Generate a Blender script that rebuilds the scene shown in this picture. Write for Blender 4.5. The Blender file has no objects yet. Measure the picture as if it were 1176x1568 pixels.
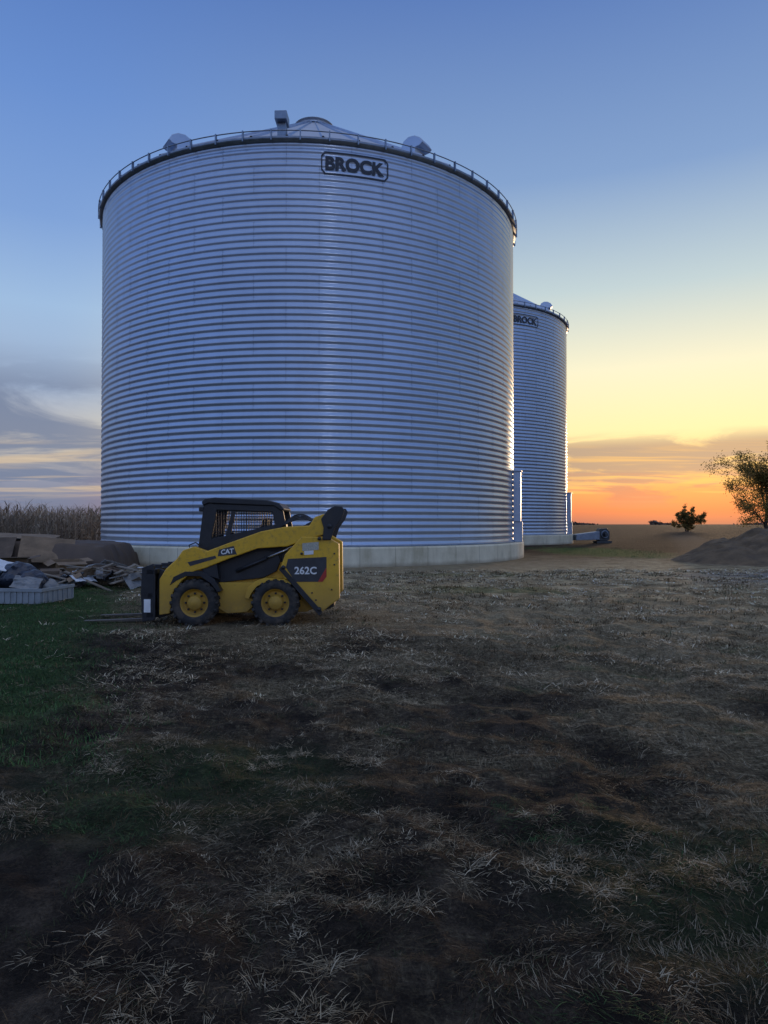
import bpy, bmesh, math, random
import numpy as np
from mathutils import Vector, Matrix
random.seed(4); rng=np.random.default_rng(7)
R_=math.radians
scene=bpy.context.scene
scene.view_settings.view_transform='Standard'
scene.view_settings.look='None'
scene.view_settings.exposure=0
def lin(c):
    o=[]
    for v in c:
        v/=255.0
        o.append(v/12.92 if v<=0.04045 else ((v+0.055)/1.055)**2.4)
    return (o[0],o[1],o[2],1.0)

# ---------------------------------------------------------------- node helpers
class NT:
    def __init__(s,tree): s.t=tree; s.n=tree.nodes; s.l=tree.links
    def new(s,typ,**kw):
        n=s.n.new(typ)
        for k,v in kw.items(): setattr(n,k,v)
        return n
    def put(s,sock,v):
        if isinstance(v,bpy.types.NodeSocket): s.l.new(v,sock)
        elif v is not None: sock.default_value=v
    def math(s,op,a,b=None,c=None,clamp=False):
        n=s.new('ShaderNodeMath',operation=op,use_clamp=clamp)
        s.put(n.inputs[0],a)
        if b is not None: s.put(n.inputs[1],b)
        if c is not None: s.put(n.inputs[2],c)
        return n.outputs[0]
    def mix(s,f,a,b,blend='MIX'):
        n=s.new('ShaderNodeMix',data_type='RGBA',blend_type=blend)
        s.put(n.inputs[0],f); s.put(n.inputs[6],a); s.put(n.inputs[7],b)
        return n.outputs[2]
    def noise(s,vec,scale,detail=4,rough=0.55,dist=0.0):
        n=s.new('ShaderNodeTexNoise'); s.put(n.inputs['Vector'],vec)
        n.inputs['Scale'].default_value=scale; n.inputs['Detail'].default_value=detail
        n.inputs['Roughness'].default_value=rough; n.inputs['Distortion'].default_value=dist
        return n.outputs[0]
    def ramp(s,f,stops,interp='LINEAR'):
        n=s.new('ShaderNodeValToRGB'); s.put(n.inputs[0],f)
        cr=n.color_ramp; cr.interpolation=interp
        while len(cr.elements)<len(stops): cr.elements.new(0.5)
        for e,(p,c) in zip(cr.elements,stops):
            e.position=p
            if not isinstance(c,(tuple,list)): c=(c,c,c,1)
            e.color=c if len(c)==4 else (*c,1)
        return n.outputs[0]
    def sstep(s,v,a,b,lo=0.0,hi=1.0):
        n=s.new('ShaderNodeMapRange',interpolation_type='SMOOTHSTEP')
        s.put(n.inputs[0],v)
        if a<=b: vals=(a,b,lo,hi)
        else: vals=(b,a,hi,lo)
        for i,x in enumerate(vals): n.inputs[i+1].default_value=x
        return n.outputs[0]
    def mapping(s,vec,scale=(1,1,1),rot=(0,0,0),loc=(0,0,0)):
        n=s.new('ShaderNodeMapping'); s.put(n.inputs[0],vec)
        n.inputs['Scale'].default_value=scale; n.inputs['Rotation'].default_value=rot; n.inputs['Location'].default_value=loc
        return n.outputs[0]
    def bump(s,h,strength,dist):
        n=s.new('ShaderNodeBump'); n.inputs['Strength'].default_value=strength; n.inputs['Distance'].default_value=dist
        s.put(n.inputs['Height'],h); return n.outputs[0]
def mat(name):
    m=bpy.data.materials.new(name); m.use_nodes=True
    nt=NT(m.node_tree); b=nt.n['Principled BSDF']
    return m,nt,b
def simple(name,col,rough=0.6,metal=0.0,var=0.25,scale=6,bump=0.0,dirt=None,spec=0.5,coord='Object'):
    m,nt,b=mat(name)
    tc=nt.new('ShaderNodeTexCoord').outputs[coord]
    n=nt.noise(tc,scale,5,0.6)
    lo=tuple(c*(1-var) for c in col); hi=tuple(min(1,c*(1+var)) for c in col)
    c=nt.ramp(n,[(0.3,lo),(0.7,hi)])
    if dirt:
        n2=nt.noise(tc,scale*0.6,6,0.7)
        c=nt.mix(nt.ramp(n2,[(dirt[1],0.0),(dirt[1]+0.18,dirt[2])]),c,(*dirt[0],1))
    nt.put(b.inputs['Base Color'],c)
    b.inputs['Metallic'].default_value=metal
    nt.put(b.inputs['Roughness'],nt.math('MULTIPLY_ADD',n,0.25,rough-0.12))
    b.inputs['Specular IOR Level'].default_value=spec
    if bump: nt.put(b.inputs['Normal'],nt.bump(nt.noise(tc,scale*6,5,0.6),0.6,bump))
    return m

# ---------------------------------------------------------------- object helpers
def empty(name,loc=(0,0,0),rot=0):
    e=bpy.data.objects.new(name,None); scene.collection.objects.link(e)
    e.location=loc; e.rotation_euler=(0,0,rot); return e
def link(name,me,parent=None,mats=(),smooth=False,bevel=0.0,seg=2):
    o=bpy.data.objects.new(name,me); scene.collection.objects.link(o)
    for m in mats: me.materials.append(m)
    if parent: o.parent=parent
    if smooth:
        for p in me.polygons: p.use_smooth=True
    if bevel:
        md=o.modifiers.new('bevel','BEVEL'); md.width=bevel; md.segments=seg; md.limit_method='ANGLE'; md.angle_limit=R_(35)
        md.harden_normals=False
    return o
def pydata(name,v,f,parent=None,mats=(),smooth=False,bevel=0.0):
    me=bpy.data.meshes.new(name); me.from_pydata([tuple(map(float,a)) for a in v],[],f); me.update()
    return link(name,me,parent,mats,smooth,bevel)
def bmobj(name,bm,parent=None,mats=(),smooth=False,bevel=0.0):
    bmesh.ops.recalc_face_normals(bm,faces=bm.faces)
    me=bpy.data.meshes.new(name); bm.to_mesh(me); bm.free()
    return link(name,me,parent,mats,smooth,bevel)
def bm_box(bm,x0,x1,y0,y1,z0,z1,M=None):
    c=[Vector((x,y,z)) for x in (x0,x1) for y in (y0,y1) for z in (z0,z1)]
    if M is not None: c=[M@p for p in c]
    v=[bm.verts.new(p) for p in c]
    for f in ((0,1,3,2),(4,6,7,5),(0,4,5,1),(2,3,7,6),(0,2,6,4),(1,5,7,3)): bm.faces.new([v[i] for i in f])
def box(name,x0,x1,y0,y1,z0,z1,m,parent=None,bevel=0.0):
    bm=bmesh.new(); bm_box(bm,x0,x1,y0,y1,z0,z1); return bmobj(name,bm,parent,[m],bevel=bevel)
def bm_prism(bm,pts,y0,y1):
    a=[bm.verts.new((x,y0,z)) for x,z in pts]; b=[bm.verts.new((x,y1,z)) for x,z in pts]
    bm.faces.new(a); bm.faces.new(b[::-1]); n=len(pts)
    for i in range(n): bm.faces.new([a[i],b[i],b[(i+1)%n],a[(i+1)%n]])
def bm_tube(bm,pts,r,seg=8,r1=None):
    rings=[]; n=len(pts); pts=[Vector(p) for p in pts]
    for i,p in enumerate(pts):
        d=(pts[min(i+1,n-1)]-pts[max(i-1,0)]).normalized()
        up=Vector((0,0,1)) if abs(d.z)<0.9 else Vector((1,0,0))
        a=d.cross(up).normalized(); b=d.cross(a)
        rr=r if r1 is None else r+(r1-r)*i/(n-1)
        rings.append([bm.verts.new(p+rr*(math.cos(t)*a+math.sin(t)*b)) for t in [2*math.pi*k/seg for k in range(seg)]])
    for i in range(n-1):
        for k in range(seg):
            bm.faces.new([rings[i][k],rings[i][(k+1)%seg],rings[i+1][(k+1)%seg],rings[i+1][k]])
    bm.faces.new(rings[0]); bm.faces.new(rings[-1][::-1])
def lathe(name,prof,seg,axis='z',parent=None,mats=(),smooth=True,loc=(0,0,0)):
    P=np.array(prof,float); t=np.linspace(0,2*np.pi,seg,endpoint=False)
    r=P[:,0][:,None]; h=P[:,1][:,None]
    c=r*np.cos(t); s=r*np.sin(t); hh=np.repeat(h,seg,1)
    if axis=='z': V=np.stack([c,s,hh],-1)
    else: V=np.stack([c,hh,s],-1)
    V=V.reshape(-1,3)+np.array(loc)
    n=len(P); f=[]
    for i in range(n-1):
        for k in range(seg):
            k2=(k+1)%seg
            q=[i*seg+k,i*seg+k2,(i+1)*seg+k2,(i+1)*seg+k]
            f.append(q if axis=='z' else q[::-1])
    return pydata(name,V,f,parent,mats,smooth)
def text_geo(s,size=1.0,offset=0.0):
    cu=bpy.data.curves.new('t','FONT'); cu.body=s; cu.size=size; cu.align_x='CENTER'; cu.align_y='CENTER'; cu.offset=offset; cu.resolution_u=4
    o=bpy.data.objects.new('t',cu); scene.collection.objects.link(o)
    dg=bpy.context.evaluated_depsgraph_get(); dg.update()
    me=bpy.data.meshes.new_from_object(o.evaluated_get(dg))
    v=np.array([tuple(a.co) for a in me.vertices]); f=[tuple(p.vertices) for p in me.polygons]
    bpy.data.objects.remove(o); bpy.data.meshes.remove(me)
    return v,f

def _h(ix,iy,seed):
    a=np.sin(ix*127.1+iy*311.7+seed*74.7)*43758.5453
    return a-np.floor(a)
def vn(x,y,seed=0):
    ix=np.floor(x); iy=np.floor(y); fx=x-ix; fy=y-iy
    fx=fx*fx*(3-2*fx); fy=fy*fy*(3-2*fy)
    a=_h(ix,iy,seed); b=_h(ix+1,iy,seed); c=_h(ix,iy+1,seed); d=_h(ix+1,iy+1,seed)
    return (a+(b-a)*fx+(c-a)*fy+(a-b-c+d)*fx*fy)-0.5
def fbm(x,y,seed=0,o=4):
    s=0; a=1.0
    for i in range(o):
        s=s+a*vn(x*2**i+i*13.7,y*2**i-i*7.3,seed+i); a*=0.5
    return s

# ---------------------------------------------------------------- layout
CAMH=1.65
B1=(-3.75,36.8,10.46,16.45); B2=(6.5,61.7,9.5,18.5)
SUN_AZ=R_(25); SUN_EL=R_(3.0)

def rotc(x,y,a): return x*math.cos(a)-y*math.sin(a), x*math.sin(a)+y*math.cos(a)
def gheight(x,y):
    x=np.asarray(x,float); y=np.asarray(y,float)
    d=np.hypot(x,y)
    m=np.clip((27-y)/12,0,1)*np.clip(1.5-d/60,0,1)
    ld=np.hypot((x+2.2)/2.6,(y-12)/1.8); ml=np.clip(ld-0.6,0,1)
    xr,yr=rotc(x,y,0.5)
    h=(0.11*fbm(xr/3.2,yr/3.2,3,3)-0.10*np.abs(fbm(xr/0.9,yr/0.6,9,3))+0.065*fbm(xr/0.30,yr/0.24,5,3))*m*ml
    h=h-0.02*m*ml
    # broken, half weathered tyre ruts
    brk=np.clip(0.6+1.6*fbm(x/1.3,y/1.3,91,2),0,1)
    for a,b,c in ((1.6,0.012,7),(3.2,0.012,7),(-2.4,-0.03,4),(-0.8,-0.03,4)):
        cx=a+b*(y-c)**2+0.12*fbm(y/1.5,y*0,19,2)
        prof=np.exp(-((x-cx)/0.17)**4); lug=0.5+0.5*np.sin(y*24+np.abs(x-cx)*26)
        h=h-brk*(0.028+0.014*lug)*prof*np.clip((24-y)/8,0,1)*np.clip((y-3)/2,0,1)*ml
    return h
# ---------------------------------------------------------------- ground
def green_line(x,y,amp=1.0):
    """>0 inside the greener strip left of the loader"""
    return -(x+0.75+0.33*y)+amp*1.9*fbm(x/1.4,y/1.4,71,3)
def build_ground():
    n=640; b=8.0
    u=np.linspace(-1,1,n)
    X=1.3*np.sinh(b*u); Y=1.3*np.sinh(b*u)+4.5
    gx,gy=np.meshgrid(X,Y)
    z=gheight(gx,gy)
    V=np.stack([gx,gy,z],-1).reshape(-1,3)
    i=np.arange(n-1); a,c=np.meshgrid(i,i); k=(c*n+a).ravel()
    F=np.stack([k,k+1,k+n+1,k+n],-1)
    me=bpy.data.meshes.new('ground')
    me.vertices.add(len(V)); me.vertices.foreach_set('co',V.ravel())
    me.loops.add(F.size); me.loops.foreach_set('vertex_index',F.ravel())
    me.polygons.add(len(F)); me.polygons.foreach_set('loop_start',np.arange(0,F.size,4)); me.polygons.foreach_set('loop_total',np.full(len(F),4))
    me.update(calc_edges=True)
    m,nt,bs=mat('ground_soil')
    tc=nt.new('ShaderNodeTexCoord').outputs['Object']
    sep=nt.new('ShaderNodeSeparateXYZ'); nt.put(sep.inputs[0],tc); x,y=sep.outputs[0],sep.outputs[1]
    n1=nt.noise(tc,0.55,6,0.62,0.4); n2=nt.noise(tc,3.5,6,0.65); n3=nt.noise(tc,22,5,0.7); n4=nt.noise(tc,70,4,0.7)
    nst=nt.noise(nt.mapping(tc,(9,38,9),(0,0,0.6)),1.0,5,0.7,1.2)
    nst2=nt.noise(nt.mapping(tc,(34,8,9),(0,0,0.3)),1.0,5,0.7,1.2)
    soil=nt.ramp(nt.math('MULTIPLY_ADD',n4,0.35,nt.math('MULTIPLY',n2,0.65)),[(0.37,(0.010,0.008,0.007)),(0.52,(0.045,0.034,0.025)),(0.66,(0.13,0.10,0.07))])  # near soil extra dark: foreground vignette darkness painted into the colour
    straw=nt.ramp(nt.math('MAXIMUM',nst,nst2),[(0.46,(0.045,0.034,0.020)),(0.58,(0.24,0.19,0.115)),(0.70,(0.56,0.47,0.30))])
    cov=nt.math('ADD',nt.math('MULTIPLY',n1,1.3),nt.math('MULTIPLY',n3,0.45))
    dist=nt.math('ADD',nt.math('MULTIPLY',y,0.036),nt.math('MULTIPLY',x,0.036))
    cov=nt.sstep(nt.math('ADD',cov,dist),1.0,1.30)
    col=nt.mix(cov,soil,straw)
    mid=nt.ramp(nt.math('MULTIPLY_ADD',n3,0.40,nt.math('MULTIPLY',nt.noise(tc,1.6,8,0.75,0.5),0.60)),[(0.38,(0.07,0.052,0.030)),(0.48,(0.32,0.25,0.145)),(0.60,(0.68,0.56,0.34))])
    mm=nt.sstep(nt.math('ADD',nt.math('ADD',y,nt.math('MULTIPLY',n1,12)),nt.math('MULTIPLY',x,0.9)),12,23)  # blend to paler ground further off; brightness falloff towards the camera painted in
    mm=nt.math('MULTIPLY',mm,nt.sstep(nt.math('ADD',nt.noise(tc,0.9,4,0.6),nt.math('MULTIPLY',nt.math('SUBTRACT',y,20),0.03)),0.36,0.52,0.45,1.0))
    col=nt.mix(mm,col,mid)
    ax=nt.math('SUBTRACT',x,B1[0]); ay=nt.math('SUBTRACT',y,B1[1])
    ad=nt.math('SQRT',nt.math('ADD',nt.math('MULTIPLY',ax,ax),nt.math('MULTIPLY',ay,ay)))
    ad=nt.math('ADD',ad,nt.math('MULTIPLY',n1,4.0))
    apron=nt.ramp(nt.noise(tc,2.5,8,0.75),[(0.3,(0.20,0.155,0.09)),(0.7,(0.44,0.35,0.21))])
    col=nt.mix(nt.sstep(ad,18.0,14.5),col,apron)
    gv=nt.math('ABSOLUTE',nt.math('SUBTRACT',nt.math('SUBTRACT',y,nt.math('MULTIPLY',x,0.35)),17.5))
    gv=nt.math('MULTIPLY',nt.sstep(nt.math('ADD',gv,nt.math('MULTIPLY',n2,2.5)),5.0,2.0),nt.sstep(nt.math('ADD',x,nt.math('MULTIPLY',n1,3)),9,14))
    grav=nt.ramp(nt.noise(tc,18,6,0.8),[(0.3,(0.16,0.14,0.125)),(0.7,(0.36,0.33,0.29))])
    col=nt.mix(gv,col,grav)
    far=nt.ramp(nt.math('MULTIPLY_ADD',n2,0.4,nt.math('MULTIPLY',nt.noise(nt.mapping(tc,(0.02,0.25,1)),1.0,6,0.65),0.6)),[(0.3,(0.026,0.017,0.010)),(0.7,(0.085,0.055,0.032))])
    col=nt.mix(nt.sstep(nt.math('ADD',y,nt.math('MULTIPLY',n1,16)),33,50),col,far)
    # packed access track running out to the field
    trk=nt.math('ABSOLUTE',nt.math('SUBTRACT',x,nt.math('ADD',nt.math('MULTIPLY',y,0.40),3.0)))
    trk=nt.math('MULTIPLY',nt.sstep(nt.math('ADD',trk,nt.math('MULTIPLY',n2,1.5)),3.4,1.6),nt.math('MULTIPLY',nt.sstep(y,24,30),nt.sstep(y,110,80)))
    col=nt.mix(nt.math('MULTIPLY',trk,0.7),col,(0.13,0.095,0.065,1))
    green=nt.ramp(n3,[(0.3,(0.014,0.038,0.012)),(0.7,(0.055,0.110,0.030))])
    green2=nt.ramp(n3,[(0.3,(0.03,0.055,0.014)),(0.7,(0.12,0.17,0.045))])
    def patch(cx,cy,rx,ry,amp=0.9):
        px=nt.math('DIVIDE',nt.math('SUBTRACT',x,cx),rx); py=nt.math('DIVIDE',nt.math('SUBTRACT',y,cy),ry)
        d=nt.math('SQRT',nt.math('ADD',nt.math('MULTIPLY',px,px),nt.math('MULTIPLY',py,py)))
        d=nt.math('ADD',d,nt.math('MULTIPLY',nt.math('SUBTRACT',n1,0.5),1.6))
        d=nt.math('ADD',d,nt.math('MULTIPLY',nt.math('SUBTRACT',n3,0.5),0.9))
        return nt.math('MULTIPLY',nt.sstep(d,1.2,0.6),amp)
    gl=nt.math('SUBTRACT',nt.math('MULTIPLY',nt.math('ADD',x,nt.math('MULTIPLY',y,0.33)),-1.0),0.75)
    gl=nt.math('ADD',gl,nt.math('MULTIPLY',nt.math('SUBTRACT',n1,0.5),3.0))
    gl=nt.math('ADD',gl,nt.math('MULTIPLY',nt.math('SUBTRACT',n3,0.5),1.2))
    gm=nt.math('MULTIPLY',nt.sstep(gl,-0.3,0.7),nt.math('MULTIPLY',nt.sstep(y,4.0,7.0),nt.sstep(y,26,19)))
    col=nt.mix(nt.math('MULTIPLY',gm,0.88),col,green)
    for p in ((12.5,41,3.4,8,0.9),(2.2,17.8,2.6,1.2,0.5),(3.5,22.5,2.5,1.0,0.4)):
        col=nt.mix(patch(*p),col,green2)
    for p in ((-1.3,4.6,1.2,1.0,0.4),(2.0,3.2,1.2,0.9,0.4)):
        col=nt.mix(patch(*p),col,green)
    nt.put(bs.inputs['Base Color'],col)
    bs.inputs['Roughness'].default_value=0.95; bs.inputs['Specular IOR Level'].default_value=0.1
    hh=nt.math('ADD',nt.math('MULTIPLY',n2,0.6),nt.math('ADD',nt.math('MULTIPLY',n3,0.45),nt.math('ADD',nt.math('MULTIPLY',n4,0.2),nt.math('MULTIPLY',nst,0.3))))
    nt.put(bs.inputs['Normal'],nt.bump(hh,1.0,0.12))
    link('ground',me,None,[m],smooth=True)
build_ground()

def attr_mat(name,rough=0.8,trans=0.0):
    m,nt,b=mat(name)
    a=nt.new('ShaderNodeAttribute'); a.attribute_name='Col'
    nt.put(b.inputs['Base Color'],a.outputs[0]); b.inputs['Roughness'].default_value=rough
    b.inputs['Specular IOR Level'].default_value=0.2
    if trans:
        t=nt.new('ShaderNodeBsdfTranslucent'); nt.put(t.inputs[0],a.outputs[0])
        mx=nt.new('ShaderNodeMixShader'); mx.inputs[0].default_value=trans
        nt.l.new(b.outputs[0],mx.inputs[1]); nt.l.new(t.outputs[0],mx.inputs[2])
        nt.l.new(mx.outputs[0],nt.n['Material Output'].inputs[0])
    return m
def mesh_np(name,V,F,C,mats,parent=None):
    k=F.shape[1]; me=bpy.data.meshes.new(name)
    me.vertices.add(len(V)); me.vertices.foreach_set('co',np.ascontiguousarray(V,dtype=np.float32).ravel())
    me.loops.add(F.size); me.loops.foreach_set('vertex_index',F.astype(np.int32).ravel())
    me.polygons.add(len(F)); me.polygons.foreach_set('loop_start',np.arange(0,F.size,k,dtype=np.int32)); me.polygons.foreach_set('loop_total',np.full(len(F),k,dtype=np.int32))
    me.update(calc_edges=True)
    at=me.color_attributes.new('Col','FLOAT_COLOR','POINT')
    C4=np.concatenate([C,np.ones((len(C),1))],1).astype(np.float32); at.data.foreach_set('color',C4.ravel())
    return link(name,me,parent,mats)
def blades(P,az,lean,L,W,C,bend=0.5):
    n=len(P); d=np.stack([np.cos(az),np.sin(az)],-1); s=np.stack([-np.sin(az),np.cos(az),np.zeros(n)],-1)
    th=lean*np.pi/2; th2=np.clip(th+bend*rng.uniform(0.3,1,n),0,np.pi*0.56)
    d1=np.stack([d[:,0]*np.sin(th),d[:,1]*np.sin(th),np.cos(th)],-1); d2=np.stack([d[:,0]*np.sin(th2),d[:,1]*np.sin(th2),np.cos(th2)],-1)
    p1=P+d1*(L*0.5)[:,None]; p2=p1+d2*(L*0.5)[:,None]
    w=(W*0.5)[:,None]
    V=np.stack([P-s*w,P+s*w,p1-s*w*0.8,p1+s*w*0.8,p2-s*w*0.15,p2+s*w*0.15],1).reshape(-1,3)
    b=np.arange(n)*6
    F=np.concatenate([np.stack([b,b+1,b+3,b+2],-1),np.stack([b+2,b+3,b+5,b+4],-1)])
    return V,F,np.repeat(C,6,0)
def build_grass():
    grass_m=attr_mat('dry_grass_blades',0.8)
    straw=np.array([(0.34,0.275,0.175),(0.45,0.38,0.26),(0.25,0.195,0.12),(0.17,0.125,0.07)])
    dark=np.array([(0.04,0.030,0.018),(0.085,0.055,0.028),(0.04,0.048,0.020),(0.11,0.07,0.033)])
    green=np.array([(0.026,0.068,0.020),(0.045,0.090,0.028),(0.045,0.065,0.022)])
    def clumps(n,xr,yr,seed,per,spread,Lr,Wr,leanr,pal,thr,freq=0.9,powy=1.0,gain=1.0):
        x=rng.uniform(*xr,n*4); y=yr[0]+(yr[1]-yr[0])*rng.uniform(0,1,n*4)**powy
        a,b_=rotc(x,y,0.5)
        keep=(fbm(a/freq,b_/(freq*0.6),seed,3)>thr)&(np.abs(x)<y*0.75+2.0)&((green_line(x,y)<0.1)|(y<5)|(rng.uniform(size=n*4)<0.10)); x=x[keep][:n]; y=y[keep][:n]; n=len(x)
        ca=rng.normal(0.7,1.0,n)+np.pi*rng.integers(0,2,n); size=rng.uniform(0.35,1.2,n)
        colc=pal[rng.integers(0,len(pal),n)]*rng.uniform(0.5,1.2,(n,1))*(0.70+np.clip((y-3)/12,0,1)*0.9+np.clip((x-1)/8,0,1)*0.3)[:,None]*gain  # blades darker near the camera, paler back and right: painted brightness falloff
        k=per; X=np.repeat(x,k); Y=np.repeat(y,k); S=np.repeat(size,k)
        rr=np.abs(rng.normal(0,spread,n*k))*S; ra=rng.uniform(0,2*np.pi,n*k)
        X=X+rr*np.cos(ra); Y=Y+rr*np.sin(ra)
        az=np.where(rng.uniform(size=n*k)<0.45,ra,np.repeat(ca,k)+rng.normal(0,0.55,n*k))
        L=rng.uniform(*Lr,n*k)*S; W=rng.uniform(*Wr,n*k)*(1+np.clip(Y-6,0,20)*0.09)
        lean=rng.uniform(*leanr,n*k)
        P=np.stack([X,Y,gheight(X,Y)-0.003+rng.uniform(0,0.025,n*k)*lean],-1)
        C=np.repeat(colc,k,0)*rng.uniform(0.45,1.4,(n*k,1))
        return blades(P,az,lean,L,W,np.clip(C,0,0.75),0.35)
    def mat_layer(n):
        # trampled thatch over the whole near yard
        y=2.0+8.5*rng.uniform(0,1,n)**0.85; x=rng.uniform(-1,1,n)*(y*0.62+1.2)
        f=fbm(x/0.55,y/0.4,45,4)+0.5*fbm(x/1.9,y/1.3,46,2); k=(f>-0.12+0.12*rng.normal(size=n))&(green_line(x,y)<0.3); x=x[k];y=y[k];f=f[k];n=len(x)
        a=np.where(rng.uniform(size=(n,1))<np.clip(0.25+1.3*f,0.04,0.9)[:,None],straw[rng.integers(0,4,n)]*0.7,dark[rng.integers(0,4,n)])*rng.uniform(0.5,1.3,(n,1))
        a=a*(0.75+np.clip((y-3)/8,0,1)*0.5+np.clip((x-1)/6,0,1)*0.35)[:,None]  # near-dark, far-pale brightness painted into the thatch colour as well
        g=fbm(x/0.8,y/0.8,77,2)>0.28; a[g]=green[rng.integers(0,3,g.sum())]*rng.uniform(0.6,1.2,(g.sum(),1))
        az=2.5*np.pi*fbm(x/0.5,y/0.5,88,2)+rng.normal(0,0.6,n)
        P=np.stack([x,y,gheight(x,y)+rng.uniform(-0.002,0.016,n)],-1)
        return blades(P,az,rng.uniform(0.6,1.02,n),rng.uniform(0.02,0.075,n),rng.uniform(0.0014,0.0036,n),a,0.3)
    parts=[
     mat_layer(200000),
     clumps(2600,(-7,9),(2.0,9),21,24,0.055,(0.025,0.09),(0.0018,0.0042),(0.70,1.02),straw,0.22,0.8,1.2,1.15),
     clumps(500,(-7,9),(2.0,9),27,14,0.035,(0.03,0.08),(0.0018,0.0032),(0.2,0.8),straw,0.05,1.2,1.2,0.9),
     clumps(3200,(-7,9),(2.0,10),33,18,0.08,(0.025,0.07),(0.002,0.0036),(0.3,1.0),dark,-0.25,1.3,1.1),
     clumps(8500,(-8,18),(7,25),21,12,0.13,(0.04,0.13),(0.004,0.009),(0.60,1.02),straw,0.06,1.0,1.0,1.15),
     clumps(2600,(-8,18),(8,24),55,12,0.12,(0.03,0.11),(0.004,0.008),(0.2,0.9),dark,0.0,1.4),
    ]
    def merge(parts):
        V=[];F=[];C=[];o=0
        for v,f,c in parts: V.append(v);F.append(f+o);C.append(c);o+=len(v)
        return np.concatenate(V),np.concatenate(F),np.concatenate(C)
    mesh_np('dry_grass',*merge(parts),[grass_m])
    def turf(n,x0,x1,y0,y1,Lr,line=True,gain=1.0):
        x=rng.uniform(x0,x1,n); y=y0+(y1-y0)*rng.uniform(0,1,n)**1.3
        if line: k=(green_line(x,y)>0.1+0.45*rng.normal(size=n))&(np.abs(x)<y*0.7+1.5)
        else:
            r=np.hypot((x-(x0+x1)/2)/((x1-x0)/2),(y-(y0+y1)/2)/((y1-y0)/2)); k=(fbm(x/0.5,y/0.5,61,3)-0.5*(r-0.4)>-0.05)&(r<1)
        x=x[k];y=y[k]; n=len(x)
        P=np.stack([x,y,gheight(x,y)-0.005],-1)
        C=green[rng.integers(0,3,n)]*rng.uniform(0.6,1.4,(n,1))*(1+0.5*fbm(x/0.7,y/0.7,31,3))[:,None]*gain
        dry=rng.uniform(size=n)<(0.08+0.25*(fbm(x/0.6,y/0.6,37,3)>0.25)); C[dry]=np.array((0.15,0.12,0.065))*rng.uniform(0.6,1.2,(dry.sum(),1))
        return blades(P,rng.uniform(0,6.28,n),rng.uniform(0.1,0.9,n),rng.uniform(*Lr,n),rng.uniform(0.004,0.008,n),C)
    mesh_np('green_grass',*merge([turf(150000,-11,-2,4.8,20,(0.025,0.075),True,1.3),turf(3500,-2.5,-0.1,3.6,5.6,(0.02,0.05),False),turf(1500,1.0,3.2,2.4,4.2,(0.02,0.05),False),turf(9000,9,16.5,33,51,(0.08,0.2),False,2.4)]),[grass_m])
build_grass()

# ---------------------------------------------------------------- materials
def steel(name,R,z0,sheet,npan,col=(0.45,0.515,0.625)):
    m,nt,b=mat(name)
    tc=nt.new('ShaderNodeTexCoord').outputs['Object']
    sep=nt.new('ShaderNodeSeparateXYZ'); nt.put(sep.inputs[0],tc); x,y,z=sep.outputs
    ang=nt.math('ADD',nt.math('DIVIDE',nt.math('ARCTAN2',x,y),2*math.pi),0.5)
    row=nt.math('FLOOR',nt.math('DIVIDE',nt.math('SUBTRACT',z,z0),sheet))
    u=nt.math('ADD',nt.math('MULTIPLY',ang,npan),nt.math('MULTIPLY',row,0.5))
    fu=nt.math('FRACT',u); pid=nt.math('FLOOR',u)
    cmb=nt.new('ShaderNodeCombineXYZ'); nt.put(cmb.inputs[0],pid); nt.put(cmb.inputs[1],row)
    wn=nt.new('ShaderNodeTexWhiteNoise',noise_dimensions='3D'); nt.put(wn.inputs[0],cmb.outputs[0])
    seam=nt.sstep(nt.math('ABSOLUTE',nt.math('SUBTRACT',fu,0.5)),0.492,0.497)
    fz=nt.math('FRACT',nt.math('DIVIDE',nt.math('SUBTRACT',z,z0),sheet))
    hs=nt.math('MULTIPLY',nt.sstep(nt.math('ABSOLUTE',nt.math('SUBTRACT',fz,0.5)),0.485,0.497),0.4)
    sp=nt.noise(tc,1.3,6,0.6); st=nt.noise(nt.mapping(tc,(2.5,2.5,0.15)),1.0,5,0.65)
    v=nt.math('ADD',nt.math('MULTIPLY',wn.outputs[0],0.08),nt.math('ADD',nt.math('MULTIPLY',sp,0.3),nt.math('MULTIPLY',st,0.25)))
    c=nt.ramp(v,[(0.15,tuple(a*0.80 for a in col)),(0.6,tuple(min(1,a*1.12) for a in col))])
    c=nt.mix(nt.math('MULTIPLY',nt.math('MAXIMUM',seam,hs),0.30),c,(0.12,0.14,0.18,1))
    nt.put(b.inputs['Base Color'],c); b.inputs['Metallic'].default_value=0.80
    nt.put(b.inputs['Roughness'],nt.math('ADD',nt.math('MULTIPLY',v,0.25),0.38))
    g=nt.new('ShaderNodeBsdfGlossy'); nt.put(g.inputs['Color'],c); g.inputs['Roughness'].default_value=0.14
    mx=nt.new('ShaderNodeMixShader'); mx.inputs[0].default_value=0.18
    nt.l.new(b.outputs[0],mx.inputs[1]); nt.l.new(g.outputs[0],mx.inputs[2]); nt.l.new(mx.outputs[0],nt.n['Material Output'].inputs[0])
    return m
m_roof=simple('galvanised_roof',(0.42,0.48,0.58),0.45,0.8,0.12,1.5)
m_trim=simple('galvanised_trim',(0.22,0.26,0.32),0.45,0.7,0.2,5)
m_bolt=simple('seam_bolt_steel',(0.33,0.38,0.46),0.5,0.7,0.15,5)
m_dark=simple('dark_metal',(0.05,0.055,0.06),0.5,0.3,0.3,6)
m_label=simple('label_paint',(0.018,0.022,0.035),0.5,0,0.2,4)
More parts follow.
